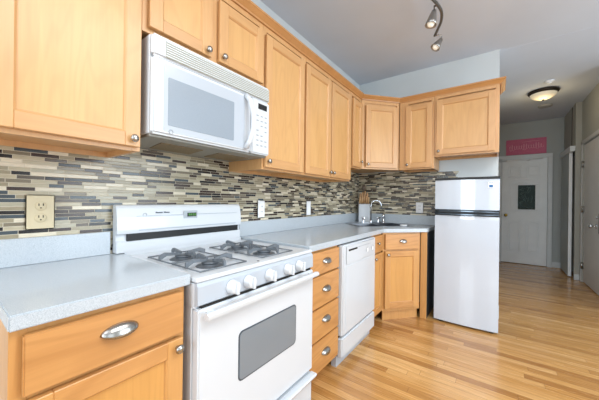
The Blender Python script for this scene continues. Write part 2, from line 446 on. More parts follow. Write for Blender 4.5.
# large grey door in the right hall wall
b = new(); box(b, XR + 0.012, XR + 0.052, DY0, DY1, 0.012, DZ - 0.005, 0.002); d2 = struct('door_2', b, GREYDOOR)
b = new(); box(b, XR + 0.006, XR + 0.012, 4.40, 4.50, 0.80, 1.06, 0.002); obj('lock_plate', b, DARK, d2)
b = new(); R_ = Matrix.Rotation(-PI / 2, 4, 'Y')
lathe(b, [(0, 0), (0.034, 0), (0.03, 0.008), (0.012, 0.012), (0.012, 0.035), (0.03, 0.045), (0.033, 0.06), (0.022, 0.072), (0, 0.075)], Matrix.Translation((XR + 0.01, 4.6, 0.89)) @ R_, 16)
obj('door_knob', b, CHROME, d2)
b = new(); lathe(b, [(0, 0), (0.02, 0), (0.018, 0.014), (0, 0.016)], Matrix.Translation((XR + 0.01, 4.56, 1.005)) @ R_, 14); obj('deadbolt', b, CHROME, d2)
for zz in (0.25, 1.1, 1.78):
    b = new(); tube(b, [(XR - 0.004, DY1 + 0.005, zz - 0.05), (XR - 0.004, DY1 + 0.005, zz + 0.05)], 0.012, 8); box(b, XR + 0.002, XR + 0.012, DY1 - 0.04, DY1 + 0.002, zz - 0.045, zz + 0.045); obj('hinge', b, NICKEL, d2)
b = new(); box(b, XR - 0.016, XR - 0.001, DY1 + 0.012, DY1 + 0.06, 0, DZ + 0.055, 0.003); box(b, XR - 0.016, XR - 0.001, DY0 - 0.06, DY0 - 0.012, 0, DZ + 0.055, 0.003)
box(b, XR - 0.016, XR - 0.001, DY0 - 0.06, DY1 + 0.06, DZ + 0.008, DZ + 0.06, 0.003)
struct('trim_3', b, plain('grey_trim_paint', (190, 190, 188), 0.5))
# sliding closet door on its header rail
b = new(); box(b, XC - 0.043, XC - 0.008, 5.53, 6.15, 0.015, 2.0, 0.002, 0); box(b, XC - 0.045, XC - 0.006, 5.522, 5.53, 0.015, 2.0, 0, 1)
struct('door_3', b, [HALLM, PAPER])
b = new(); box(b, XC - 0.065, XC - 0.002, 5.34, 6.15, 2.0, 2.085, 0.004); struct('trim_4', b, TRIMM)
b = new(); box(b, XC, XC + 0.01, 5.96, 5.966, 2.1, ZC - 0.005); struct('dark_line', b, DARK, loc=(-0.006, -0.36, 0))  # thin dark vertical line above the closet header

# ================================================================ tile and worktops
b = new(); box(b, -0.60, YB - 0.008, 0.0, 0.006, 0.9, 1.56)
tag(obj('tiled_backsplash', b, TILE, loc=(0.0075, 0, 0), rotz=L90), 'glass strip mosaic backsplash along the long wall behind the range', 'backsplash')
b = new(); prism_x(b, [(0, 1.0), (0, 1.55), (0.006, 1.55), (0.006, 1.0)], 0.008, 0.97)
for i in range(34):
    z0 = 1.0 + i * 0.0155
    if z0 + 0.0155 > 1.53: break
    box(b, 0.97, 1.15 + 0.05 * rr.random(), 0, 0.006, z0 + 0.0004, z0 + 0.0155)
tag(obj('tiled_backsplash', b, TILE, loc=(0, YB - 0.0075, 0)), 'glass strip mosaic backsplash behind the corner sink, ragged end by the refrigerator', 'backsplash')

def boolean_cut(o, cutters):
    for c in cutters:
        m = o.modifiers.new('cut', 'BOOLEAN'); m.object = c; m.operation = 'DIFFERENCE'; m.solver = 'EXACT'
    bpy.context.view_layer.update()
    dg = bpy.context.evaluated_depsgraph_get()
    me = bpy.data.meshes.new_from_object(o.evaluated_get(dg))
    o.modifiers.clear(); o.data = me
    for c in cutters: bpy.data.objects.remove(c)
def bevel_mod(o, wd=0.003, seg=2):
    m = o.modifiers.new('bevel', 'BEVEL'); m.width = wd; m.segments = seg; m.limit_method = 'ANGLE'
# left worktop
t = thing('countertop', 'speckled blue grey worktop left of the range', 'countertop', (0.008, -0.453, 0.877))
b = new(); box(b, 0, 0.627, 0, 0.450, 0, 0.038, 0.003, 0, 2); obj('slab', b, STONE, t)
b = new(); box(b, 0.0, 0.018, 0, 0.406, 0.0385, 0.146, 0.002); obj('upstand', b, STONE, t)
# right worktop, wrapping into the corner
t = thing('countertop', 'speckled blue grey worktop right of the range wrapping round the corner sink', 'countertop', (0, 0, 0.877))
E0 = (0.637, 2.06); E1 = (0.955, 2.40); XE = 0.965
b = new(); prism(b, [(0.008, 0.757), (0.635, 0.757), E0, E1, (XE, 2.40), (XE, YB - 0.008), (0.008, YB - 0.008)], 0, 0.038)
bmesh.ops.recalc_face_normals(b, faces=b.faces)
slab = obj('slab', b, STONE, t)
SD = Vector((0.656, 0.755)); SN = Vector((-0.755, 0.656)); SC = Vector((0.43, 2.45)); SA = math.atan2(0.755, 0.656)
b = new(); box(b, -0.30, 0.30, -0.19, 0.19, -0.1, 0.2)
cut = obj('cutter', b, STONE, None, (SC.x, SC.y, 0.877), SA)
boolean_cut(slab, [cut]); slab.parent = t; bevel_mod(slab)
b = new(); box(b, 0.008, 0.026, 0.757, YB - 0.027, 0.0385, 0.146, 0.002); obj('upstand', b, STONE, t)
b = new(); box(b, 0.008, XE, YB - 0.026, YB - 0.008, 0.0385, 0.146, 0.002); obj('upstand', b, STONE, t)

# ================================================================ cabinets
def shaker(name, x0, x1, z0, z1, parent, mats, st=0.055, slab=False):
    """door or drawer front in the plane y=-0.021..-0.001; mats = upright, level, panel"""
    b = new(); y0, y1 = -0.023, -0.003
    if slab:
        box(b, x0, x1, y0, y1, z0, z1, 0.003, 1, 2)
    else:
        box(b, x0, x0 + st, y0, y1, z0, z1, 0.002, 0); box(b, x1 - st, x1, y0, y1, z0, z1, 0.002, 0)
        box(b, x0 + st, x1 - st, y0, y1, z0, z0 + st, 0.002, 1); box(b, x0 + st, x1 - st, y0, y1, z1 - st, z1, 0.002, 1)
        loops = []
        for ins, y in ((st - 0.001, y0 + 0.0015), (st + 0.004, y0 + 0.006), (st + 0.005, y0 + 0.0105), (st + 0.008, y0 + 0.0115)):
            loops.append([b.verts.new(p) for p in ((x0 + ins, y, z0 + ins), (x1 - ins, y, z0 + ins), (x1 - ins, y, z1 - ins), (x0 + ins, y, z1 - ins))])
        for A, B in zip(loops, loops[1:]):
            for i in range(4):
                f = b.faces.new([A[i], A[(i + 1) % 4], B[(i + 1) % 4], B[i]]); f.material_index = 0 if i % 2 else 1
        f = b.faces.new(loops[-1]); f.material_index = 2
    return obj(name, b, list(mats), parent)
def knob(parent, x, z, y=-0.021):
    b = new()
    lathe(b, [(0, 0.0), (0.008, 0.0), (0.006, 0.004), (0.0055, 0.011), (0.013, 0.016), (0.0155, 0.021), (0.013, 0.026), (0.006, 0.029), (0, 0.0295)],
          Matrix.Translation((x, y, z)) @ OUT, 20)
    return obj('knob', b, NICKEL, parent)
def cup_pull(parent, x, z, wd=0.05, y=-0.021):
    b = new(); N, K = 20, 8; rows = []
    for i in range(N + 1):
        t_ = -1 + 2 * i / N; e = max(0.0, 1 - t_ * t_)
        zt, zb, dp = 0.021 * e ** 0.6 + 0.001, -0.013 * e ** 0.9 - 0.001, 0.024 * e ** 0.5 + 0.0015
        rows.append([b.verts.new((x + wd * t_, y - dp * math.sin(PI / 2 * j / K), z + zb + (zt - zb) * math.cos(PI / 2 * j / K))) for j in range(K + 1)])
    for A, B in zip(rows, rows[1:]):
        for j in range(K): f = b.faces.new([A[j], B[j], B[j + 1], A[j + 1]]); f.smooth = True
    # flat eye-shaped rim against the drawer
    for i in range(N):
        t0, t1 = -1 + 2 * i / N, -1 + 2 * (i + 1) / N
        q = []
        for t_, up in ((t0, 1), (t1, 1), (t1, 0), (t0, 0)):
            e = max(0.0, 1 - t_ * t_)
            q.append(b.verts.new((x + wd * 1.12 * t_, y - 0.001, z + ((0.024 * e ** 0.6 + 0.001) if up else (-0.016 * e ** 0.9 - 0.001)))))
        b.faces.new(q)
    o = obj('cup_pull', b, NICKEL, parent)
    m = o.modifiers.new('thick', 'SOLIDIFY'); m.thickness = 0.0015; m.offset = 0
    return o
def face_frame(b, w_, z0, z1, rails, stiles, d=0.02, r=0.032):
    box(b, 0, r, 0, d, z0, z1, 0.001); box(b, w_ - r, w_, 0, d, z0, z1, 0.001)
    for z, h in rails: box(b, r, w_ - r, 0.0003, d, z, z + h, 0.0)
    for x, ww in stiles: box(b, x, x + ww, 0.0005, d, z0, z1, 0.0)
UM = (MAPLE_V, MAPLE_H, MAPLE_P); BM_ = (BASE_V, BASE_H, BASE_P)

def upper(label, y0, w_, z0, z1, doors, loc=None, rotz=L90, depth=0.315, stiles=()):
    loc = loc or (0.008 + depth, y0, 0)
    t = thing('wall_cabinet', label, 'cabinet', (loc[0], loc[1], z0), rotz)
    b = new(); h = z1 - z0
    face_frame(b, w_, 0, h, [(0, 0.03), (h - 0.05, 0.05)], stiles)
    box(b, 0, 0.016, 0.02, depth, 0, h); box(b, w_ - 0.016, w_, 0.02, depth, 0, h)
    box(b, 0.016, w_ - 0.016, 0.02, depth, 0.022, 0.036); box(b, 0.016, w_ - 0.016, 0.02, depth, h - 0.016, h)
    box(b, 0.016, w_ - 0.016, depth - 0.01, depth, 0, h)
    box(b, 0.03, w_ - 0.03, 0.021, 0.024, 0.03, h - 0.03)
    obj('body', b, MAPLE_V, t)
    for (a, c, za, zb, kx, kz) in doors:
        d_ = shaker('door', a, c, za - z0, zb - z0, t, UM); knob(d_, kx, kz - z0)
    return t
ZT = 2.266
upper('tall maple wall cabinet at the left edge, above the left worktop', -0.785, 0.738, 1.378, ZT + 0.04, [(0.318, 0.730, 1.393, 2.23, 0.702, 1.423), (0.012, 0.306, 1.393, 2.23, 0.275, 1.423)])
upper('short two-door maple wall cabinet above the microwave', -0.045, 0.713, 1.885, ZT + 0.04,
      [(0.022, 0.325, 1.905, 2.23, 0.300, 1.930), (0.372, 0.700, 1.905, 2.23, 0.395, 1.935)], stiles=[(0.320, 0.06)])
upper('single-door maple wall cabinet just right of the microwave', 0.670, 0.440, 1.378, ZT + 0.04, [(0.014, 0.428, 1.392, 2.23, 0.035, 1.430)])
upper('wide two-door maple wall cabinet, the longest run right of the microwave', 1.112, 0.812, 1.378, ZT + 0.04,
      [(0.014, 0.394, 1.392, 2.23, 0.375, 1.430), (0.410, 0.792, 1.392, 2.23, 0.432, 1.430)], stiles=[(0.38, 0.045)])
upper('narrow shallow-hung maple wall cabinet tucked left of the angled corner cabinet', 1.928, 0.268, 1.525, ZT + 0.04, [(0.03, 0.25, 1.54, 2.23, 0.215, 1.60)])
# angled corner wall cabinet
CA = (0.323, 2.205); CB = (0.625, 2.545); ang = math.atan2(CB[1] - CA[1], CB[0] - CA[0]); cw = math.hypot(CB[0] - CA[0], CB[1] - CA[1])
t = thing('wall_cabinet', 'angled corner maple wall cabinet above the sink', 'cabinet', (CA[0], CA[1], 1.535), ang)
b = new(); h = ZT + 0.04 - 1.535
Mi = (Matrix.Translation((CA[0], CA[1], 0)) @ Matrix.Rotation(ang, 4, 'Z')).inverted()
poly = [(0.008, 2.203), (CA[0] - 0.012, 2.203), (CB[0] - 0.004, CB[1] + 0.016), (0.625, YB - 0.01), (0.008, YB - 0.01)]
pl = [(Mi @ Vector((x, y, 0))).xy for x, y in poly]
prism(b, [tuple(p) for p in pl], 0.022, h); face_frame(b, cw, 0, h, [(0, 0.03), (h - 0.05, 0.05)], [], d=0.015)
obj('body', b, MAPLE_V, t)
d_ = shaker('door', 0.045, cw - 0.03, 0.016, 2.23 - 1.535, t, UM); knob(d_, 0.068, 0.05)
YU = YB - 0.008 - 0.315
upper('narrow single-door maple wall cabinet between corner and refrigerator cabinets', 0, 0.353, 1.535, ZT + 0.04, [(0.07, 0.335, 1.55, 2.23, 0.09, 1.586)], loc=(0.632, YU, 0), rotz=0, stiles=[(0.03, 0.06)])
upper('wide short maple wall cabinet over the refrigerator', 0, 0.545, 1.655, ZT + 0.04, [(0.02, 0.515, 1.67, 2.235, 0.042, 1.705)], loc=(0.988, YU, 0), rotz=0)

# crown moulding: one continuous length following the cabinet fronts
prof = [(0.0, 0.020), (0.010, 0.020), (0.013, 0.028), (0.024, 0.038), (0.036, 0.050), (0.042, 0.054), (0.042, 0.066), (-0.012, 0.066), (-0.012, 0.042), (0.0, 0.042)]
path = [(0.324, -0.80), (0.324, 2.20), (0.631, 2.552), (0.988, 2.552), (1.536, 2.552), (1.536, YB - 0.008)]
path = [path[0], path[1], (0.628, 2.546), path[4], path[5]]
b = new(); rings = []
for i, p in enumerate(path):
    p = Vector(p)
    d0 = (p - Vector(path[i - 1])).normalized() if i else None
    d1_ = (Vector(path[i + 1]) - p).normalized() if i < len(path) - 1 else None
    n0 = Vector((d0.y, -d0.x)) if d0 else None; n1 = Vector((d1_.y, -d1_.x)) if d1_ else None
    if n0 is None: m = n1
    elif n1 is None: m = n0
    else: m = (n0 + n1) / (1 + n0.dot(n1))
    rings.append([b.verts.new((p.x + m.x * o_, p.y + m.y * o_, ZT + z_)) for o_, z_ in prof])
for A, B in zip(rings, rings[1:]):
    for j in range(len(prof)): b.faces.new([A[j], A[(j + 1) % len(prof)], B[(j + 1) % len(prof)], B[j]])
b.faces.new(rings[0]); b.faces.new(rings[-1][::-1])
tag(obj('crown_moulding', b, CROWNM), 'continuous maple crown moulding along the tops of the wall cabinets', 'moulding')

def base_cab(label, loc, rotz, w_, parts, d=0.575, toe=True, stiles=()):
    """parts: list of (kind, x0, x1, z0, z1, hx, hz, hardware)"""
    t = thing('base_cabinet', label, 'cabinet', loc, rotz)
    b = new(); H = 0.874
    zs = sorted({p[3] for p in parts} | {p[4] for p in parts})
    rails = [(0.1, 0.03), (H - 0.03, 0.03)] + [(p[4] - 0.012, 0.03) for p in parts if p[4] < 0.84]
    face_frame(b, w_, 0.1, H, rails, stiles)
    box(b, 0, 0.016, 0.02, d, 0.1, H); box(b, w_ - 0.016, w_, 0.02, d, 0.1, H); box(b, 0.016, w_ - 0.016, 0.02, d, 0.1, 0.116)
    box(b, 0.016, w_ - 0.016, 0.018, 0.022, 0.1, H)
    box(b, 0, w_, 0.07, 0.085, 0.0, 0.1)
    obj('body', b, BASE_V, t)
    for kind, x0, x1, z0, z1, hx, hz, hw in parts:
        f = shaker(kind, x0, x1, z0, z1, t, BM_, slab=(kind == 'drawer'))
        (knob if hw == 'knob' else cup_pull)(f, hx, hz)
    return t
XF = 0.613
base_cab('maple base cabinet with one drawer over a door, left of the range', (XF, -0.45, 0), L90, 0.434,
         [('drawer', 0.022, 0.420, 0.716, 0.860, 0.222, 0.800, 'cup'), ('door', 0.022, 0.420, 0.115, 0.700, 0.398, 0.672, 'knob')])
base_cab('maple base cabinet of four stacked drawers right of the range', (XF, 0.760, 0), L90, 0.382,
         [('drawer', 0.012, 0.370, a, c, 0.196, z_, 'cup') for a, c, z_ in ((0.722, 0.862, 0.797), (0.518, 0.711, 0.618), (0.315, 0.507, 0.424), (0.110, 0.304, 0.214))])
base_cab('narrow maple base cabinet between dishwasher and angled sink cabinet', (XF - 0.006, 1.782, 0), L90, 0.278,
         [('drawer', 0.018, 0.262, 0.705, 0.860, 0.115, 0.79, 'knob'), ('door', 0.018, 0.262, 0.125, 0.690, 0.045, 0.655, 'knob')])
# angled sink base
A0 = (0.620, 2.066); A1 = (0.893, 2.382); an = math.atan2(A1[1] - A0[1], A1[0] - A0[0]); aw = math.hypot(A1[0] - A0[0], A1[1] - A0[1])
t = thing('base_cabinet', 'angled maple sink cabinet in the corner under the sink', 'cabinet', (A0[0], A0[1], 0), an)
b = new(); face_frame(b, aw, 0.1, 0.874, [(0.1, 0.03), (0.844, 0.03), (0.69, 0.03)], [], r=0.025); box(b, 0.02, aw - 0.02, 0.018, 0.022, 0.1, 0.874)
box(b, 0.025, aw, 0.035, 0.05, 0.0, 0.1); box(b, 0.01, aw - 0.01, 0.02, 0.40, 0.1, 0.116)
obj('body', b, BASE_V, t)
f = shaker('drawer', 0.018, aw - 0.03, 0.712, 0.860, t, BM_, slab=True); cup_pull(f, 0.21, 0.79, 0.042)
f = shaker('door', 0.018, aw - 0.03, 0.13, 0.695, t, BM_); knob(f, 0.043, 0.66)
b = new(); box(b, 0.897, 0.957, 2.393, 2.412, 0, 0.875, 0.002); box(b, 0.939, 0.957, 2.412, YB - 0.01, 0, 0.875, 0, 1)  # front in maple, side towards the refrigerator in dark grey
tag(obj('end_panel', b, [BASE_V, FRIDGESIDE]), 'tall end panel with maple front and dark grey side closing the base cabinets beside the refrigerator', 'panel')

# ================================================================ range
t = thing('gas_range', 'white freestanding gas range with four burners', 'range', (0.66, 0.001, 0), L90)
RW = 0.741
def LX(x): return 0.66 - x           # world x -> local y (depth)
b = new()
box(b, 0.0, RW, 0.025, 0.62, 0.03, 0.80, 0.003); box(b, 0.0, RW, 0.010, 0.62, 0.79, 0.882, 0.002)
obj('body', b, WHITE, t)
b = new(); TZ = 0.902
PX = [(0.040, 0.300), (0.380, 0.640)]; PY = (0.05, 0.475)
# cooktop with two sunken pans: raised rim grid, pans lower
rim = [(0.001, 0.045, 0.0, 0.60), (0.305, 0.385, 0.0, 0.60), (0.645, RW - 0.001, 0.0, 0.60), (0.045, 0.305, 0.0, 0.05), (0.385, 0.645, 0.0, 0.05), (0.045, 0.305, 0.475, 0.60), (0.385, 0.645, 0.475, 0.60)]
xs = [0.0, PX[0][0], PX[0][1], PX[1][0], PX[1][1], RW]; ys = [-0.004, PY[0], PY[1], 0.60]
def grid_top():
    V = {}
    def v(x, y, z):
        k_ = (round(x, 5), round(y, 5), round(z, 5))
        if k_ not in V: V[k_] = b.verts.new((x, y, z))
        return V[k_]
    for i in range(5):
        for j in range(3):
            pan = (j == 1 and i in (1, 3)); x0, x1, y0, y1 = xs[i], xs[i + 1], ys[j], ys[j + 1]
            if not pan: b.faces.new([v(x0, y0, TZ), v(x1, y0, TZ), v(x1, y1, TZ), v(x0, y1, TZ)])
            else:
                q = 0.012; zz = TZ - 0.009
                o_ = [(x0, y0), (x1, y0), (x1, y1), (x0, y1)]; n_ = [(x0 + q, y0 + q), (x1 - q, y0 + q), (x1 - q, y1 - q), (x0 + q, y1 - q)]
                for a in range(4):
                    c = (a + 1) % 4
                    b.faces.new([v(*o_[a], TZ), v(*o_[c], TZ), v(*n_[c], zz), v(*n_[a], zz)])
                b.faces.new([v(*p, zz) for p in n_])
    loop = [(xs[i], ys[0]) for i in range(6)] + [(RW, ys[j]) for j in (1, 2, 3)] + [(xs[i], ys[3]) for i in (4, 3, 2, 1, 0)] + [(0, ys[j]) for j in (2, 1)]
    for a in range(len(loop)):
        p, q = loop[a], loop[(a + 1) % len(loop)]
        b.faces.new([v(*q, TZ), v(*p, TZ), v(*p, TZ - 0.018), v(*q, TZ - 0.018)])
    b.faces.new([v(*p, TZ - 0.018) for p in loop][::-1])
grid_top()
o = obj('cooktop', b, WHITE, t); bevel_mod(o, 0.005, 3)
# sloped control panel
b = new(); prism_x(b, [(-0.002, 0.883), (-0.010, 0.870), (-0.012, 0.806), (-0.004, 0.800), (0.01, 0.800), (0.01, 0.883)], 0.001, RW - 0.001); cp = obj('control_panel', b, GREYPANEL, t)
for kx in (0.152, 0.240, 0.370, 0.505, 0.600):
    b = new()
    M = Matrix.Translation((kx, -0.0115, 0.838)) @ OUT
    lathe(b, [(0, 0), (0.028, 0), (0.028, 0.004), (0.025, 0.007), (0.024, 0.028), (0.021, 0.032), (0, 0.033)], M, 24)
    box(b, kx - 0.006, kx + 0.006, -0.056, -0.040, 0.838 - 0.024, 0.838 + 0.024, 0.003)
    obj('knob', b, WHITE, cp)
b = new(); lathe(b, [(0, 0), (0.006, 0), (0.006, 0.002), (0, 0.003)], Matrix.Translation((0.335, 0.025, TZ)), 12); obj('cooktop_vent_hole', b, BLACK, t)
# burners and grates
for gi, (gx, gy) in enumerate([(0.170, 0.155), (0.170, 0.370), (0.510, 0.155), (0.510, 0.370)]):
    zz = TZ - 0.009
    b = new(); lathe(b, [(0, zz), (0.062, zz), (0.058, zz + 0.003), (0.036, zz + 0.004), (0.034, zz + 0.012), (0.038, zz + 0.014), (0.037, zz + 0.020), (0.02, zz + 0.023), (0, zz + 0.023)], Matrix.Translation((gx, gy, 0)), 24)
    obj('burner', b, BURNER, t)
    b = new(); hx, hy = 0.118, 0.102; z1 = TZ + 0.004
    c4 = [(gx - hx, gy - hy), (gx + hx, gy - hy), (gx + hx, gy + hy), (gx - hx, gy + hy)]
    for a in range(4):
        p, q = c4[a], c4[(a + 1) % 4]; tube(b, [(p[0], p[1], z1), (q[0], q[1], z1)], 0.0032, 6)
    for a in range(4):                                   # blade arms rise from the middle of each side towards the burner
        dx, dy = [(1, 0), (0, 1), (-1, 0), (0, -1)][a]
        ca = math.atan2(dy, dx) + 0.0
        ex, ey = gx + dx * hx, gy + dy * hy
        ix, iy = gx + dx * 0.022, gy + dy * 0.022
        nx, ny = -dy * 0.0055, dx * 0.0055
        poly = [(ex, ey, z1 - 0.004), (ex, ey, z1 + 0.020), (gx + dx * 0.09, gy + dy * 0.09, z1 + 0.030), (ix, iy, z1 + 0.020), (ix, iy, z1 + 0.010), (gx + dx * 0.085, gy + dy * 0.085, z1 + 0.014)]
        A = [b.verts.new((p[0] + nx, p[1] + ny, p[2])) for p in poly]; B = [b.verts.new((p[0] - nx, p[1] - ny, p[2])) for p in poly]
        b.faces.new(A); b.faces.new(B[::-1])
        for i in range(6): b.faces.new([A[i], A[(i + 1) % 6], B[(i + 1) % 6], B[i]])
    obj('grate', b, IRON, t)
# oven door
b = new(); box(b, 0.002, RW - 0.002, -0.016, 0.024, 0.222, 0.790, 0.006, 0, 3); od = obj('oven_door', b, WHITE, t)
b = new()
WX0, WX1, WZ0, WZ1 = 0.192, 0.570, 0.443, 0.638
def rrect(x0, x1, z0, z1, r, n=5):
    P = []
    for cx, cz, a0 in ((x1 - r, z0 + r, -90), (x1 - r, z1 - r, 0), (x0 + r, z1 - r, 90), (x0 + r, z0 + r, 180)):
        for i in range(n + 1):
            a = math.radians(a0 + 90 * i / n); P.append((cx + r * math.cos(a), cz + r * math.sin(a)))
    return P
def plate(b, P, y0, y1, mi=0):
    A = [b.verts.new((x, y0, z)) for x, z in P]; B = [b.verts.new((x, y1, z)) for x, z in P]
    fs = [b.faces.new(A), b.faces.new(B[::-1])]
    for i in range(len(P)): fs.append(b.faces.new([A[(i + 1) % len(P)], A[i], B[i], B[(i + 1) % len(P)]]))
    for f_ in fs: f_.material_index = mi
plate(b, rrect(WX0 - 0.006, WX1 + 0.006, WZ0 - 0.006, WZ1 + 0.006, 0.022), -0.0175, -0.015, 1)
plate(b, rrect(WX0, WX1, WZ0, WZ1, 0.018), -0.019, -0.016, 0)
obj('window', b, [GLASSGREY, plain('window_seal', (70, 78, 86), 0.5)], od)
b = new(); prism_x(b, [(-0.045, 0.758), (-0.058, 0.764), (-0.060, 0.776), (-0.050, 0.784), (-0.035, 0.782), (-0.030, 0.770)], 0.012, RW - 0.008)
box(b, 0.03, 0.06, -0.04, -0.012, 0.762, 0.78); box(b, RW - 0.06, RW - 0.03, -0.04, -0.012, 0.762, 0.78)
obj('oven_handle', b, WHITE, od)
b = new(); box(b, 0.02, RW - 0.02, -0.006, 0.012, 0.790, 0.7998); obj('vent_gap', b, DARK, t)
b = new(); box(b, 0.002, RW - 0.002, -0.014, 0.024, 0.035, 0.206, 0.006, 0, 2)
prism_x(b, [(-0.012, 0.208), (-0.045, 0.208), (-0.050, 0.200), (-0.040, 0.182), (-0.012, 0.178)], 0.004, RW - 0.004)
obj('storage_drawer', b, WHITE, t)
b = new(); box(b, 0.02, RW - 0.02, 0.04, 0.6, 0.0, 0.03); obj('plinth', b, DARK, t)
# backguard: curved upper console
b = new(); y1 = 0.645
poly = [(0.598, TZ - 0.02), (0.598, 0.972), (0.610, 0.976), (0.610, 1.006), (0.592, 1.010), (0.590, 1.03), (0.594, 1.09), (0.603, 1.135), (0.612, 1.148), (0.63, 1.152), (y1, 1.150), (y1, TZ - 0.02)]
prism_x(b, [(y_, max(z_, 0.918)) for y_, z_ in poly], -0.036, RW - 0.012, 0, 0.002)
box(b, 0.0, RW, 0.600, 0.644, TZ - 0.03, 0.919)
bg = obj('backguard', b, WHITE, t)
b = new(); box(b, 0.01, RW - 0.035, 0.5965, 0.6095, 0.973, 1.0085); obj('exhaust_slot', b, BLACK, bg)
b = new(); box(b, 0.06, RW - 0.06, 0.5880, 0.591, 1.022, 1.028, 0.001); box(b, 0.05, RW - 0.05, 0.5905, 0.594, 1.094, 1.096); obj('console_seam', b, GREYPANEL, bg)
b = new(); box(b, 0.300, 0.388, 0.5905, 0.5935, 1.072, 1.116, 0.002); cl = obj('clock_bezel', b, plain('grey_bezel', (170, 178, 184), 0.4), bg)
b = new(); box(b, 0.322, 0.380, 0.5893, 0.591, 1.082, 1.104); obj('clock_display', b, BLACK, cl)
b = new()
for i, x in enumerate((0.331, 0.343, 0.357, 0.369)):
    box(b, x, x + 0.002, 0.5888, 0.5893, 1.086, 1.100); box(b, x + 0.006, x + 0.008, 0.5888, 0.5893, 1.086, 1.100); box(b, x, x + 0.008, 0.5888, 0.5893, 1.099, 1.1005); box(b, x, x + 0.008, 0.5888, 0.5893, 1.092, 1.0935)
obj('clock_digits', b, LCD, cl)
b = new(); x = 0.145
for i, ww in enumerate((0.007, 0.006, 0.006, 0.004, 0.006, -0.006, 0.007, 0.006, 0.005, 0.006)):
    if ww > 0: box(b, x, x + ww, 0.593, 0.598, 1.1075, 1.1125 + 0.002 * (i in (0, 6)))
    x += abs(ww) + 0.0016
obj('brand_lettering', b, plain('dark_grey_ink', (90, 98, 108), 0.5), bg)
b = new(); tube(b, [(0.09 + 0.009 * math.cos(a * PI / 8), 0.5955, 1.10 + 0.009 * math.sin(a * PI / 8)) for a in range(17)], 0.0012, 5); obj('round_emblem', b, INKGREY, bg)

# ================================================================ microwave
t = thing('microwave_oven', 'white over-the-range microwave oven beneath the short wall cabinet', 'microwave', (0.385, -0.030, 1.452), L90)
MW, MH = 0.702, 0.416
b = new(); box(b, 0.0, MW, 0.028, 0.375, 0.004, MH - 0.002, 0.003); obj('body', b, WHITE, t)
b = new(); box(b, 0, MW, 0.0, 0.028, MH - 0.092, MH, 0.010, 0, 3); vg = obj('vent_panel', b, WHITE, t)
b = new()
box(b, 0.055, MW - 0.010, -0.0012, 0.001, MH - 0.084, MH - 0.014, 0, 0)
for i in range(7): box(b, 0.055, MW - 0.010, -0.004, -0.001, MH - 0.081 + i * 0.0098, MH - 0.0762 + i * 0.0098, 0.001, 1)
obj('louvres', b, [VENTMAT, WHITE], vg)
b = new(); box(b, 0, 0.550, 0.0, 0.028, 0.002, MH - 0.094, 0.010, 0, 3); dr = obj('door', b, WHITE, t)
b = new(); plate(b, rrect(0.048, 0.497, 0.018, 0.305, 0.006, 3), -0.0015, 0.001); obj('door_inset', b, GREYPANEL, dr)
b = new(); plate(b, rrect(0.066, 0.422, 0.046, 0.250, 0.004, 3), -0.003, 0.0); obj('window', b, MWGLASS, dr)
b = new(); tube(b, [(0.505, -0.004, 0.020), (0.512, -0.03, 0.06), (0.522, -0.044, 0.13), (0.522, -0.044, 0.2), (0.512, -0.03, 0.28), (0.505, -0.004, 0.312)], [0.016, 0.015, 0.014, 0.014, 0.015, 0.016], 10); obj('handle', b, WHITE, dr)
b = new(); tube(b, [(0.080 + 0.009 * math.cos(a * PI / 8), -0.002, 0.020 + 0.009 * math.sin(a * PI / 8)) for a in range(17)], 0.0015, 5); obj('round_emblem', b, INKGREY, dr)
b = new(); box(b, 0.553, MW, 0.0, 0.028, 0.002, MH - 0.094, 0.008, 0, 2); ct = obj('control_panel', b, WHITE, t)
b = new(); box(b, 0.603, 0.675, -0.0015, 0.001, 0.268, 0.300); obj('display', b, BLACK, ct)
for i in range(7):
    for j in range(3):
        if (i + j) % 5 == 4: continue
        b = new(); box(b, 0.590 + j * 0.034, 0.607 + j * 0.034, -0.0008, 0.0005, 0.050 + i * 0.029, 0.056 + i * 0.029); obj('key_marking', b, INKGREY, ct)
b = new(); box(b, 0.004, MW - 0.004, 0.03, 0.372, -0.008, 0.004, 0.002); us = obj('underside', b, UNDER, t)
for x0 in (0.10, 0.42):
    b = new(); prism(b, [(x0, 0.12), (x0 + 0.22, 0.12), (x0 + 0.25, 0.30), (x0 + 0.03, 0.30)], -0.011, -0.007); obj('grease_filter', b, FILTERM, us)

# ================================================================ dishwasher
t = thing('dishwasher', 'white built-in dishwasher between the drawer stack and narrow cabinet', 'dishwasher', (0.655, 1.147, 0), L90)
DWW = 0.630
b = new(); box(b, 0.004, DWW - 0.004, 0.05, 0.60, 0.08, 0.86); obj('tub', b, DARK, t)
b = new(); box(b, 0.004, DWW - 0.004, 0.0, 0.05, 0.225, 0.868, 0.008, 0, 3); dd = obj('door', b, DWWHITE, t)
b = new(); box(b, 0.05, DWW - 0.03, -0.004, 0.001, 0.728, 0.858, 0.003, 0, 2); cpn = obj('control_panel', b, DWWHITE, dd)
b = new(); box(b, 0.085, 0.235, -0.0055, -0.003, 0.818, 0.832, 0.001); obj('latch_slot', b, DARK, cpn)
b = new(); box(b, 0.25, 0.50, -0.0055, -0.003, 0.828, 0.832); obj('print_line', b, INKGREY, cpn)
for x in (0.43, 0.54):
    b = new(); box(b, x - 0.02, x + 0.02, -0.008, -0.003, 0.765, 0.80, 0.004, 0, 2); obj('button', b, PAPER, cpn)
b = new(); box(b, 0.05, DWW - 0.03, -0.003, 0.001, 0.24, 0.715, 0.002); obj('front_panel', b, DWWHITE, dd)
b = new(); box(b, 0.004, DWW - 0.004, 0.0, 0.04, 0.075, 0.212, 0.008, 0, 3); obj('access_panel', b, DWWHITE, t)
b = new(); box(b, 0.004, DWW - 0.004, 0.045, 0.085, 0.0, 0.075); obj('toe_kick', b, GREYPANEL, t)

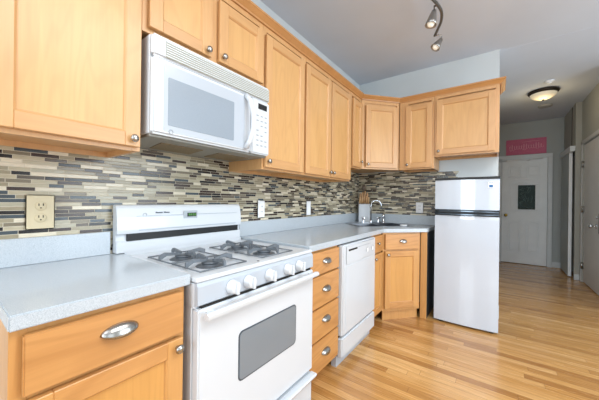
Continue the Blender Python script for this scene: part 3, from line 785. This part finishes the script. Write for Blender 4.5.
# ================================================================ refrigerator
FX0, FW, FY = 1.021, 0.520, 2.42
t = thing('refrigerator', 'slim pale top-freezer refrigerator at the end of the back wall', 'refrigerator', (FX0, FY, 0))
b = new(); box(b, 0.004, FW - 0.004, 0.06, 0.435, 0.046, 1.400, 0.004); obj('cabinet', b, FRIDGESIDE, t)
def curved_door(z0, z1):
    b = new(); n = 14
    pl_ = [(FW * i / n, 0.010 - 0.014 * (1 - (2 * i / n - 1) ** 2)) for i in range(n + 1)] + [(FW, 0.054), (0, 0.054)]
    prism(b, pl_, z0, z1)
    for f_ in b.faces: f_.smooth = abs(f_.normal.y) > 0.5
    return b
b = curved_door(0.022, 1.054); fd = obj('door', b, FRIDGEM, t)
b = curved_door(1.114, 1.398); fz = obj('freezer_door', b, FRIDGEM, t)
b = new(); box(b, -0.001, FW + 0.001, 0.003, 0.054, 1.054, 1.114); obj('door_gap', b, BLACK, t)
b = new(); box(b, -0.002, FW + 0.002, -0.010, 0.435, 1.399, 1.420, 0.003); tp = obj('top_trim', b, BLACK, t)
def handle(parent, zc, sgn):
    b = new(); n = 16; A = []
    for i in range(n + 1):
        u = i / n; x = 0.004 + (FW - 0.008) * u; bow = math.sin(PI * u) ** 0.6
        y = -0.002 - 0.026 * bow; z = zc + sgn * 0.006 * (1 - bow)
        A.append([b.verts.new((x, y, z - 0.006)), b.verts.new((x, y, z + 0.006)), b.verts.new((x, 0.004, z + 0.009)), b.verts.new((x, 0.004, z - 0.009))])
    for P, Q in zip(A, A[1:]):
        for j in range(4): f = b.faces.new([P[j], P[(j + 1) % 4], Q[(j + 1) % 4], Q[j]]); f.smooth = False
    b.faces.new(A[0][::-1]); b.faces.new(A[-1])
    obj('handle', b, DARKCHROME, parent)
handle(fz, 1.100, -1); handle(fd, 1.068, 1)
b = new(); box(b, 0.442, 0.470, -0.0025, 0.006, 1.322, 1.344); box(b, 0.440, 0.472, -0.0025, 0.006, 1.362, 1.365); obj('sticker_print', b, BLUE, fz)
b = new(); box(b, 0.435, 0.477, -0.0018, 0.006, 1.316, 1.370); obj('sticker', b, PAPER, fz)
for x in (0.05, FW - 0.05):
    b = new(); lathe(b, [(0, 0), (0.022, 0), (0.022, 0.02), (0.012, 0.022), (0.012, 0.045), (0, 0.045)], Matrix.Translation((x, 0.05, 0)), 14); obj('foot', b, STEEL, t)
    b = new(); lathe(b, [(0, 0), (0.022, 0), (0.022, 0.02), (0.012, 0.022), (0.012, 0.045), (0, 0.045)], Matrix.Translation((x, 0.38, 0)), 14); obj('foot', b, STEEL, t)

# ================================================================ sink, faucet, things on the worktop
t = thing('corner_sink', 'stainless double-bowl sink set diagonally in the corner worktop', 'sink', (SC.x, SC.y, 0.9165), SA)
b = new()
xs2 = [-0.315, -0.285, -0.012, 0.012, 0.285, 0.315]; ys2 = [-0.205, -0.175, 0.155, 0.205]
for i in range(5):
    for j in range(3):
        x0, x1, y0, y1 = xs2[i], xs2[i + 1], ys2[j], ys2[j + 1]
        q = [(x0, y0), (x1, y0), (x1, y1), (x0, y1)]
        if j == 1 and i in (1, 3):
            q2 = [(x0 + 0.02, y0 + 0.02), (x1 - 0.02, y0 + 0.02), (x1 - 0.02, y1 - 0.02), (x0 + 0.02, y1 - 0.02)]
            A = [b.verts.new((*p, 0)) for p in q]; B = [b.verts.new((*p, -0.17)) for p in q2]
            for a in range(4): b.faces.new([A[a], A[(a + 1) % 4], B[(a + 1) % 4], B[a]])
            b.faces.new(B)
        else: b.faces.new([b.verts.new((*p, 0)) for p in q])
bmesh.ops.remove_doubles(b, verts=b.verts, dist=0.0005)
o = obj('basin', b, STEEL, t, norm=True)
m = o.modifiers.new('thick', 'SOLIDIFY'); m.thickness = 0.0025; m.offset = 0
for x in (-0.15, 0.15):
    b = new(); lathe(b, [(0, -0.164), (0.04, -0.164), (0.044, -0.167)], Matrix.Translation((x, 0, 0)), 16); obj('drain', b, CHROME, t)
def sinkpt(u, v): p = SC + SD * u + SN * v; return (p.x, p.y)
FP = sinkpt(0.035, 0.235)
t = thing('kitchen_faucet', 'chrome gooseneck faucet behind the corner sink', 'faucet', (*FP, 0.9155), SA)
b = new(); box(b, -0.13, 0.13, -0.022, 0.022, 0, 0.008, 0.004, 0, 2); obj('deck_plate', b, CHROME, t)
b = new(); pts = [(0, 0, 0.005), (0, 0, 0.215)] + [(0.050 * (1 - math.cos(a)), -0.035 * (1 - math.cos(a)), 0.215 + 0.062 * math.sin(a)) for a in [PI * i / 12 for i in range(1, 13)]] + [(0.100, -0.070, 0.175)]
tube(b, pts, 0.0075, 12); lathe(b, [(0.02, 0.006), (0.018, 0.02), (0.012, 0.035)], n=16); obj('spout', b, CHROME, t)
for sx in (-0.10, 0.10):
    b = new(); lathe(b, [(0.017, 0.006), (0.014, 0.03), (0.012, 0.055), (0.0, 0.058)], Matrix.Translation((sx, 0, 0)), 14)
    tube(b, [(sx - 0.028, 0, 0.064), (sx + 0.028, 0, 0.064)], 0.007, 8); tube(b, [(sx, -0.028, 0.064), (sx, 0.028, 0.064)], 0.007, 8); obj('handle', b, CHROME, t)
SP = sinkpt(0.20, 0.225)
b = new(); lathe(b, [(0, 0), (0.022, 0), (0.02, 0.012), (0.013, 0.018), (0.013, 0.06), (0.018, 0.085), (0.014, 0.11), (0, 0.112)], n=16)
tag(obj('spray_nozzle', b, CHROME, None, (*SP, 0.9155)), 'chrome side sprayer standing right of the gooseneck faucet', 'sprayer')
SP = sinkpt(0.20, -0.19)
b = new(); lathe(b, [(0, 0.0), (0.035, 0.0), (0.04, 0.006), (0.036, 0.012), (0.0, 0.015)], n=20)
o = obj('sink_stopper', b, PAPER, None, (SP[0], SP[1], 0.9185)); o.scale = (1.0, 0.7, 1); tag(o, 'small white oval stopper lying on the front rim of the corner sink', 'stopper')
# knife block
t = thing('knife_block', 'white block holding wooden-handled knives in the left rear corner', 'knife block', (0.135, 2.745, 0.9155), 0.55)
b = new()
prism_x(b, [(-0.045, 0), (0.045, 0), (0.045, 0.26), (-0.045, 0.225)], -0.068, 0.068, 0, 0.003); obj('block', b, WHITE, t)
for i, (hx, hy, hl) in enumerate([(-0.054, -0.025, 0.085), (-0.028, -0.028, 0.10), (-0.002, -0.026, 0.095), (0.026, -0.028, 0.10), (0.052, -0.026, 0.088), (-0.045, 0.012, 0.12), (-0.018, 0.014, 0.135), (0.012, 0.012, 0.15), (0.042, 0.014, 0.125)]):
    b = new(); zb = 0.225 + (hy + 0.045) / 0.09 * 0.035 + 0.001
    tube(b, [(hx, hy, zb), (hx, hy - 0.002, zb + hl * 0.5), (hx + 0.002, hy - 0.006, zb + hl * 0.9), (hx + 0.002, hy - 0.007, zb + hl)], [0.011, 0.013, 0.012, 0.007], 8)
    k_ = obj('kitchen_knife', b, HANDLEWOOD, None, (0.135, 2.745, 0.9155), 0.55); tag(k_, 'wooden-handled knife standing in the white knife block', 'knife', 'knives in the white block')
b = new(); tube(b, [(0.0, 0.034, 0.259), (0.0, 0.034, 0.40)], 0.010, 8); lathe(b, [(0, 0.40), (0.022, 0.41), (0.026, 0.44), (0.018, 0.475), (0, 0.48)], Matrix.Translation((0, 0.034, 0)), 12); tag(obj('sharpening_steel', b, plain('grey_brown_wood', (110, 96, 84), 0.5), None, (0.135, 2.745, 0.9155), 0.55), 'dark tall rod with a rounded grip rising behind the knives in the block', 'sharpening steel')

# outlets
def outlet(name, label, loc, rotz, wd, hgt, m, kind):
    t = thing(name, label, 'outlet', loc, rotz)
    b = new(); box(b, -wd / 2, wd / 2, -0.006, 0, -hgt / 2, hgt / 2, 0.003, 0, 2); pl_ = obj('plate', b, m, t)
    if kind == 'duplex':
        for zz in (-0.024, 0.024):
            b = new(); lathe(b, [(0, 0.0), (0.018, 0.0), (0.018, 0.002), (0.0165, 0.003), (0, 0.003)], Matrix.Translation((0, -0.006, zz)) @ OUT, 20); r_ = obj('socket', b, m, pl_)
            b = new(); box(b, -0.0075, -0.0045, -0.0098, -0.0088, zz + 0.001, zz + 0.011); obj('slot', b, DARK, r_)
            b = new(); box(b, 0.0055, 0.0085, -0.0098, -0.0088, zz + 0.001, zz + 0.011); obj('slot', b, DARK, r_)
            b = new(); lathe(b, [(0, 0), (0.0028, 0), (0, 0.0008)], Matrix.Translation((0, -0.009, zz - 0.007)) @ OUT, 8); obj('ground_hole', b, DARK, r_)
    elif kind == 'gfci':
        b = new(); box(b, -0.017, 0.017, -0.009, -0.005, -0.034, 0.034, 0.002); r_ = obj('socket', b, PAPER, pl_)
        for zz in (-0.02, 0.02):
            for dx in (-0.0075, 0.0055):
                b = new(); box(b, dx, dx + 0.003, -0.0098, -0.0088, zz - 0.005, zz + 0.005); obj('slot', b, DARK, r_)
    else:
        b = new(); box(b, -0.016, 0.016, -0.010, -0.005, -0.032, 0.032, 0.002); obj('rocker', b, PAPER, pl_)
XT = 0.0078
outlet('wall_outlet', 'cream double outlet on the tiles above the left worktop', (XT + 0.007, -0.293, 1.124), L90, 0.088, 0.140, OFFWHITE, 'duplex')
outlet('wall_outlet', 'white outlet on the long tiled wall nearest the range', (XT + 0.007, 0.984, 1.111), L90, 0.078, 0.135, PAPER, 'gfci')
outlet('light_switch', 'white switch plate on the long tiled wall farther from the range', (XT + 0.007, 1.648, 1.108), L90, 0.074, 0.14, PAPER, 'rocker')
outlet('wall_outlet', 'white outlet on the back tiled wall between sink and refrigerator', (0.785, YB - 0.016, 1.113), 0, 0.082, 0.125, PAPER, 'gfci')

# ================================================================ ceiling fixtures
t = thing('flush_ceiling_light', 'bronze-rimmed alabaster bowl light on the hall ceiling', 'ceiling light', (2.03, 4.50, ZC))
b = new(); lathe(b, [(0, -0.001), (0.165, -0.001), (0.172, -0.015), (0.165, -0.03), (0.150, -0.045), (0.140, -0.045)], n=32); obj('rim', b, BRONZE, t)
b = new(); lathe(b, [(0.148, -0.040), (0.138, -0.065), (0.115, -0.088), (0.08, -0.106), (0.04, -0.116), (0, -0.118)], n=32); obj('bowl', b, BOWL, t)
b = new(); lathe(b, [(0, -0.117), (0.012, -0.119), (0.014, -0.127), (0.006, -0.133), (0, -0.134)], n=12); obj('finial', b, BRONZE, t)
l = bpy.data.lights.new('hall_lamp', 'POINT'); l.energy = 2.6; l.color = (1.0, 0.78, 0.45); l.shadow_soft_size = 0.1
lo = bpy.data.objects.new('hall_lamp', l); COL.objects.link(lo); lo.location = (2.03, 4.50, ZC - 0.22)
b = new(); lathe(b, [(0, -0.001), (0.05, -0.001), (0.052, -0.006), (0.034, -0.010), (0.02, -0.03), (0, -0.032)], n=20)
tag(obj('fire_sprinkler', b, PAPER, None, (2.05, 4.12, ZC)), 'small round white sprinkler head on the ceiling nearer than the bowl light', 'sprinkler')
b = new(); lathe(b, [(0, -0.001), (0.09, -0.001), (0.09, -0.012), (0.082, -0.024), (0.03, -0.028), (0, -0.028)], n=24)
tag(obj('smoke_detector', b, plain('grey_plastic', (172, 172, 170), 0.5), None, (2.13, 5.25, ZC)), 'round grey smoke detector on the hall ceiling beyond the bowl light', 'smoke detector')

t = thing('track_light', 'brushed metal serpentine track light hanging from the kitchen ceiling', 'track light', (1.14, 1.6, ZC))
Z0 = -0.125
ctrl = [(0.07, -0.62), (-0.03, -0.50), (-0.06, -0.33), (-0.045, -0.18), (-0.004, -0.06), (0.026, 0.10), (0.008, 0.234), (-0.03, 0.33), (-0.07, 0.42)]
def cr(P, t_):
    i = min(int(t_), len(P) - 2); f = t_ - i
    p = [Vector(P[max(0, min(len(P) - 1, i + k_))]) for k_ in (-1, 0, 1, 2)]
    return 0.5 * ((2 * p[1]) + (-p[0] + p[2]) * f + (2 * p[0] - 5 * p[1] + 4 * p[2] - p[3]) * f * f + (-p[0] + 3 * p[1] - 3 * p[2] + p[3]) * f ** 3)
b = new(); tube(b, [(*cr(ctrl, i * 8 / 48), Z0) for i in range(49)], 0.011, 10); obj('rail', b, TRACKM, t)
b = new(); lathe(b, [(0, -0.001), (0.06, -0.001), (0.06, -0.012), (0.02, -0.028), (0.008, -0.03), (0.008, Z0)], Matrix.Translation((0.0, -0.33, 0)), 24)
tube(b, [(0.0, -0.33, Z0), (-0.06, -0.33, Z0)], 0.007, 8); obj('canopy', b, NICKEL, t)
def head(u, d, ln=0.105, off=(0, 0)):
    p = cr(ctrl, u); base_ = Vector((p.x, p.y, Z0)); d = Vector(d).normalized()
    j = base_ + Vector((off[0], off[1], -0.035))
    b = new(); tube(b, [base_, base_ + Vector((off[0], off[1], -0.005)), j, j + d * 0.015], 0.006, 8); st = obj('stem', b, NICKEL, t)
    M = Matrix.Translation(j) @ d.to_track_quat('Z', 'Y').to_matrix().to_4x4()
    b = new(); lathe(b, [(0, 0), (0.016, 0.004), (0.022, 0.03), (0.034, ln * 0.75), (0.040, ln), (0.037, ln), (0.031, ln * 0.72), (0.014, 0.02)], M, 20); sh = obj('shade', b, SHADEM, t)
    b = new(); lathe(b, [(0, ln * 0.4), (0.02, ln * 0.55), (0.027, ln * 0.85), (0.02, ln * 1.02), (0, ln * 1.08)], M, 16); obj('bulb', b, BULB, sh)
    return t
head(4.6, (-0.16, -0.12, -0.9), 0.115, (-0.024, -0.018)); head(7.85, (-0.42, -0.3, -0.75), 0.095, (0.045, 0.03)); head(0.6, (-0.3, 0.2, -0.85))
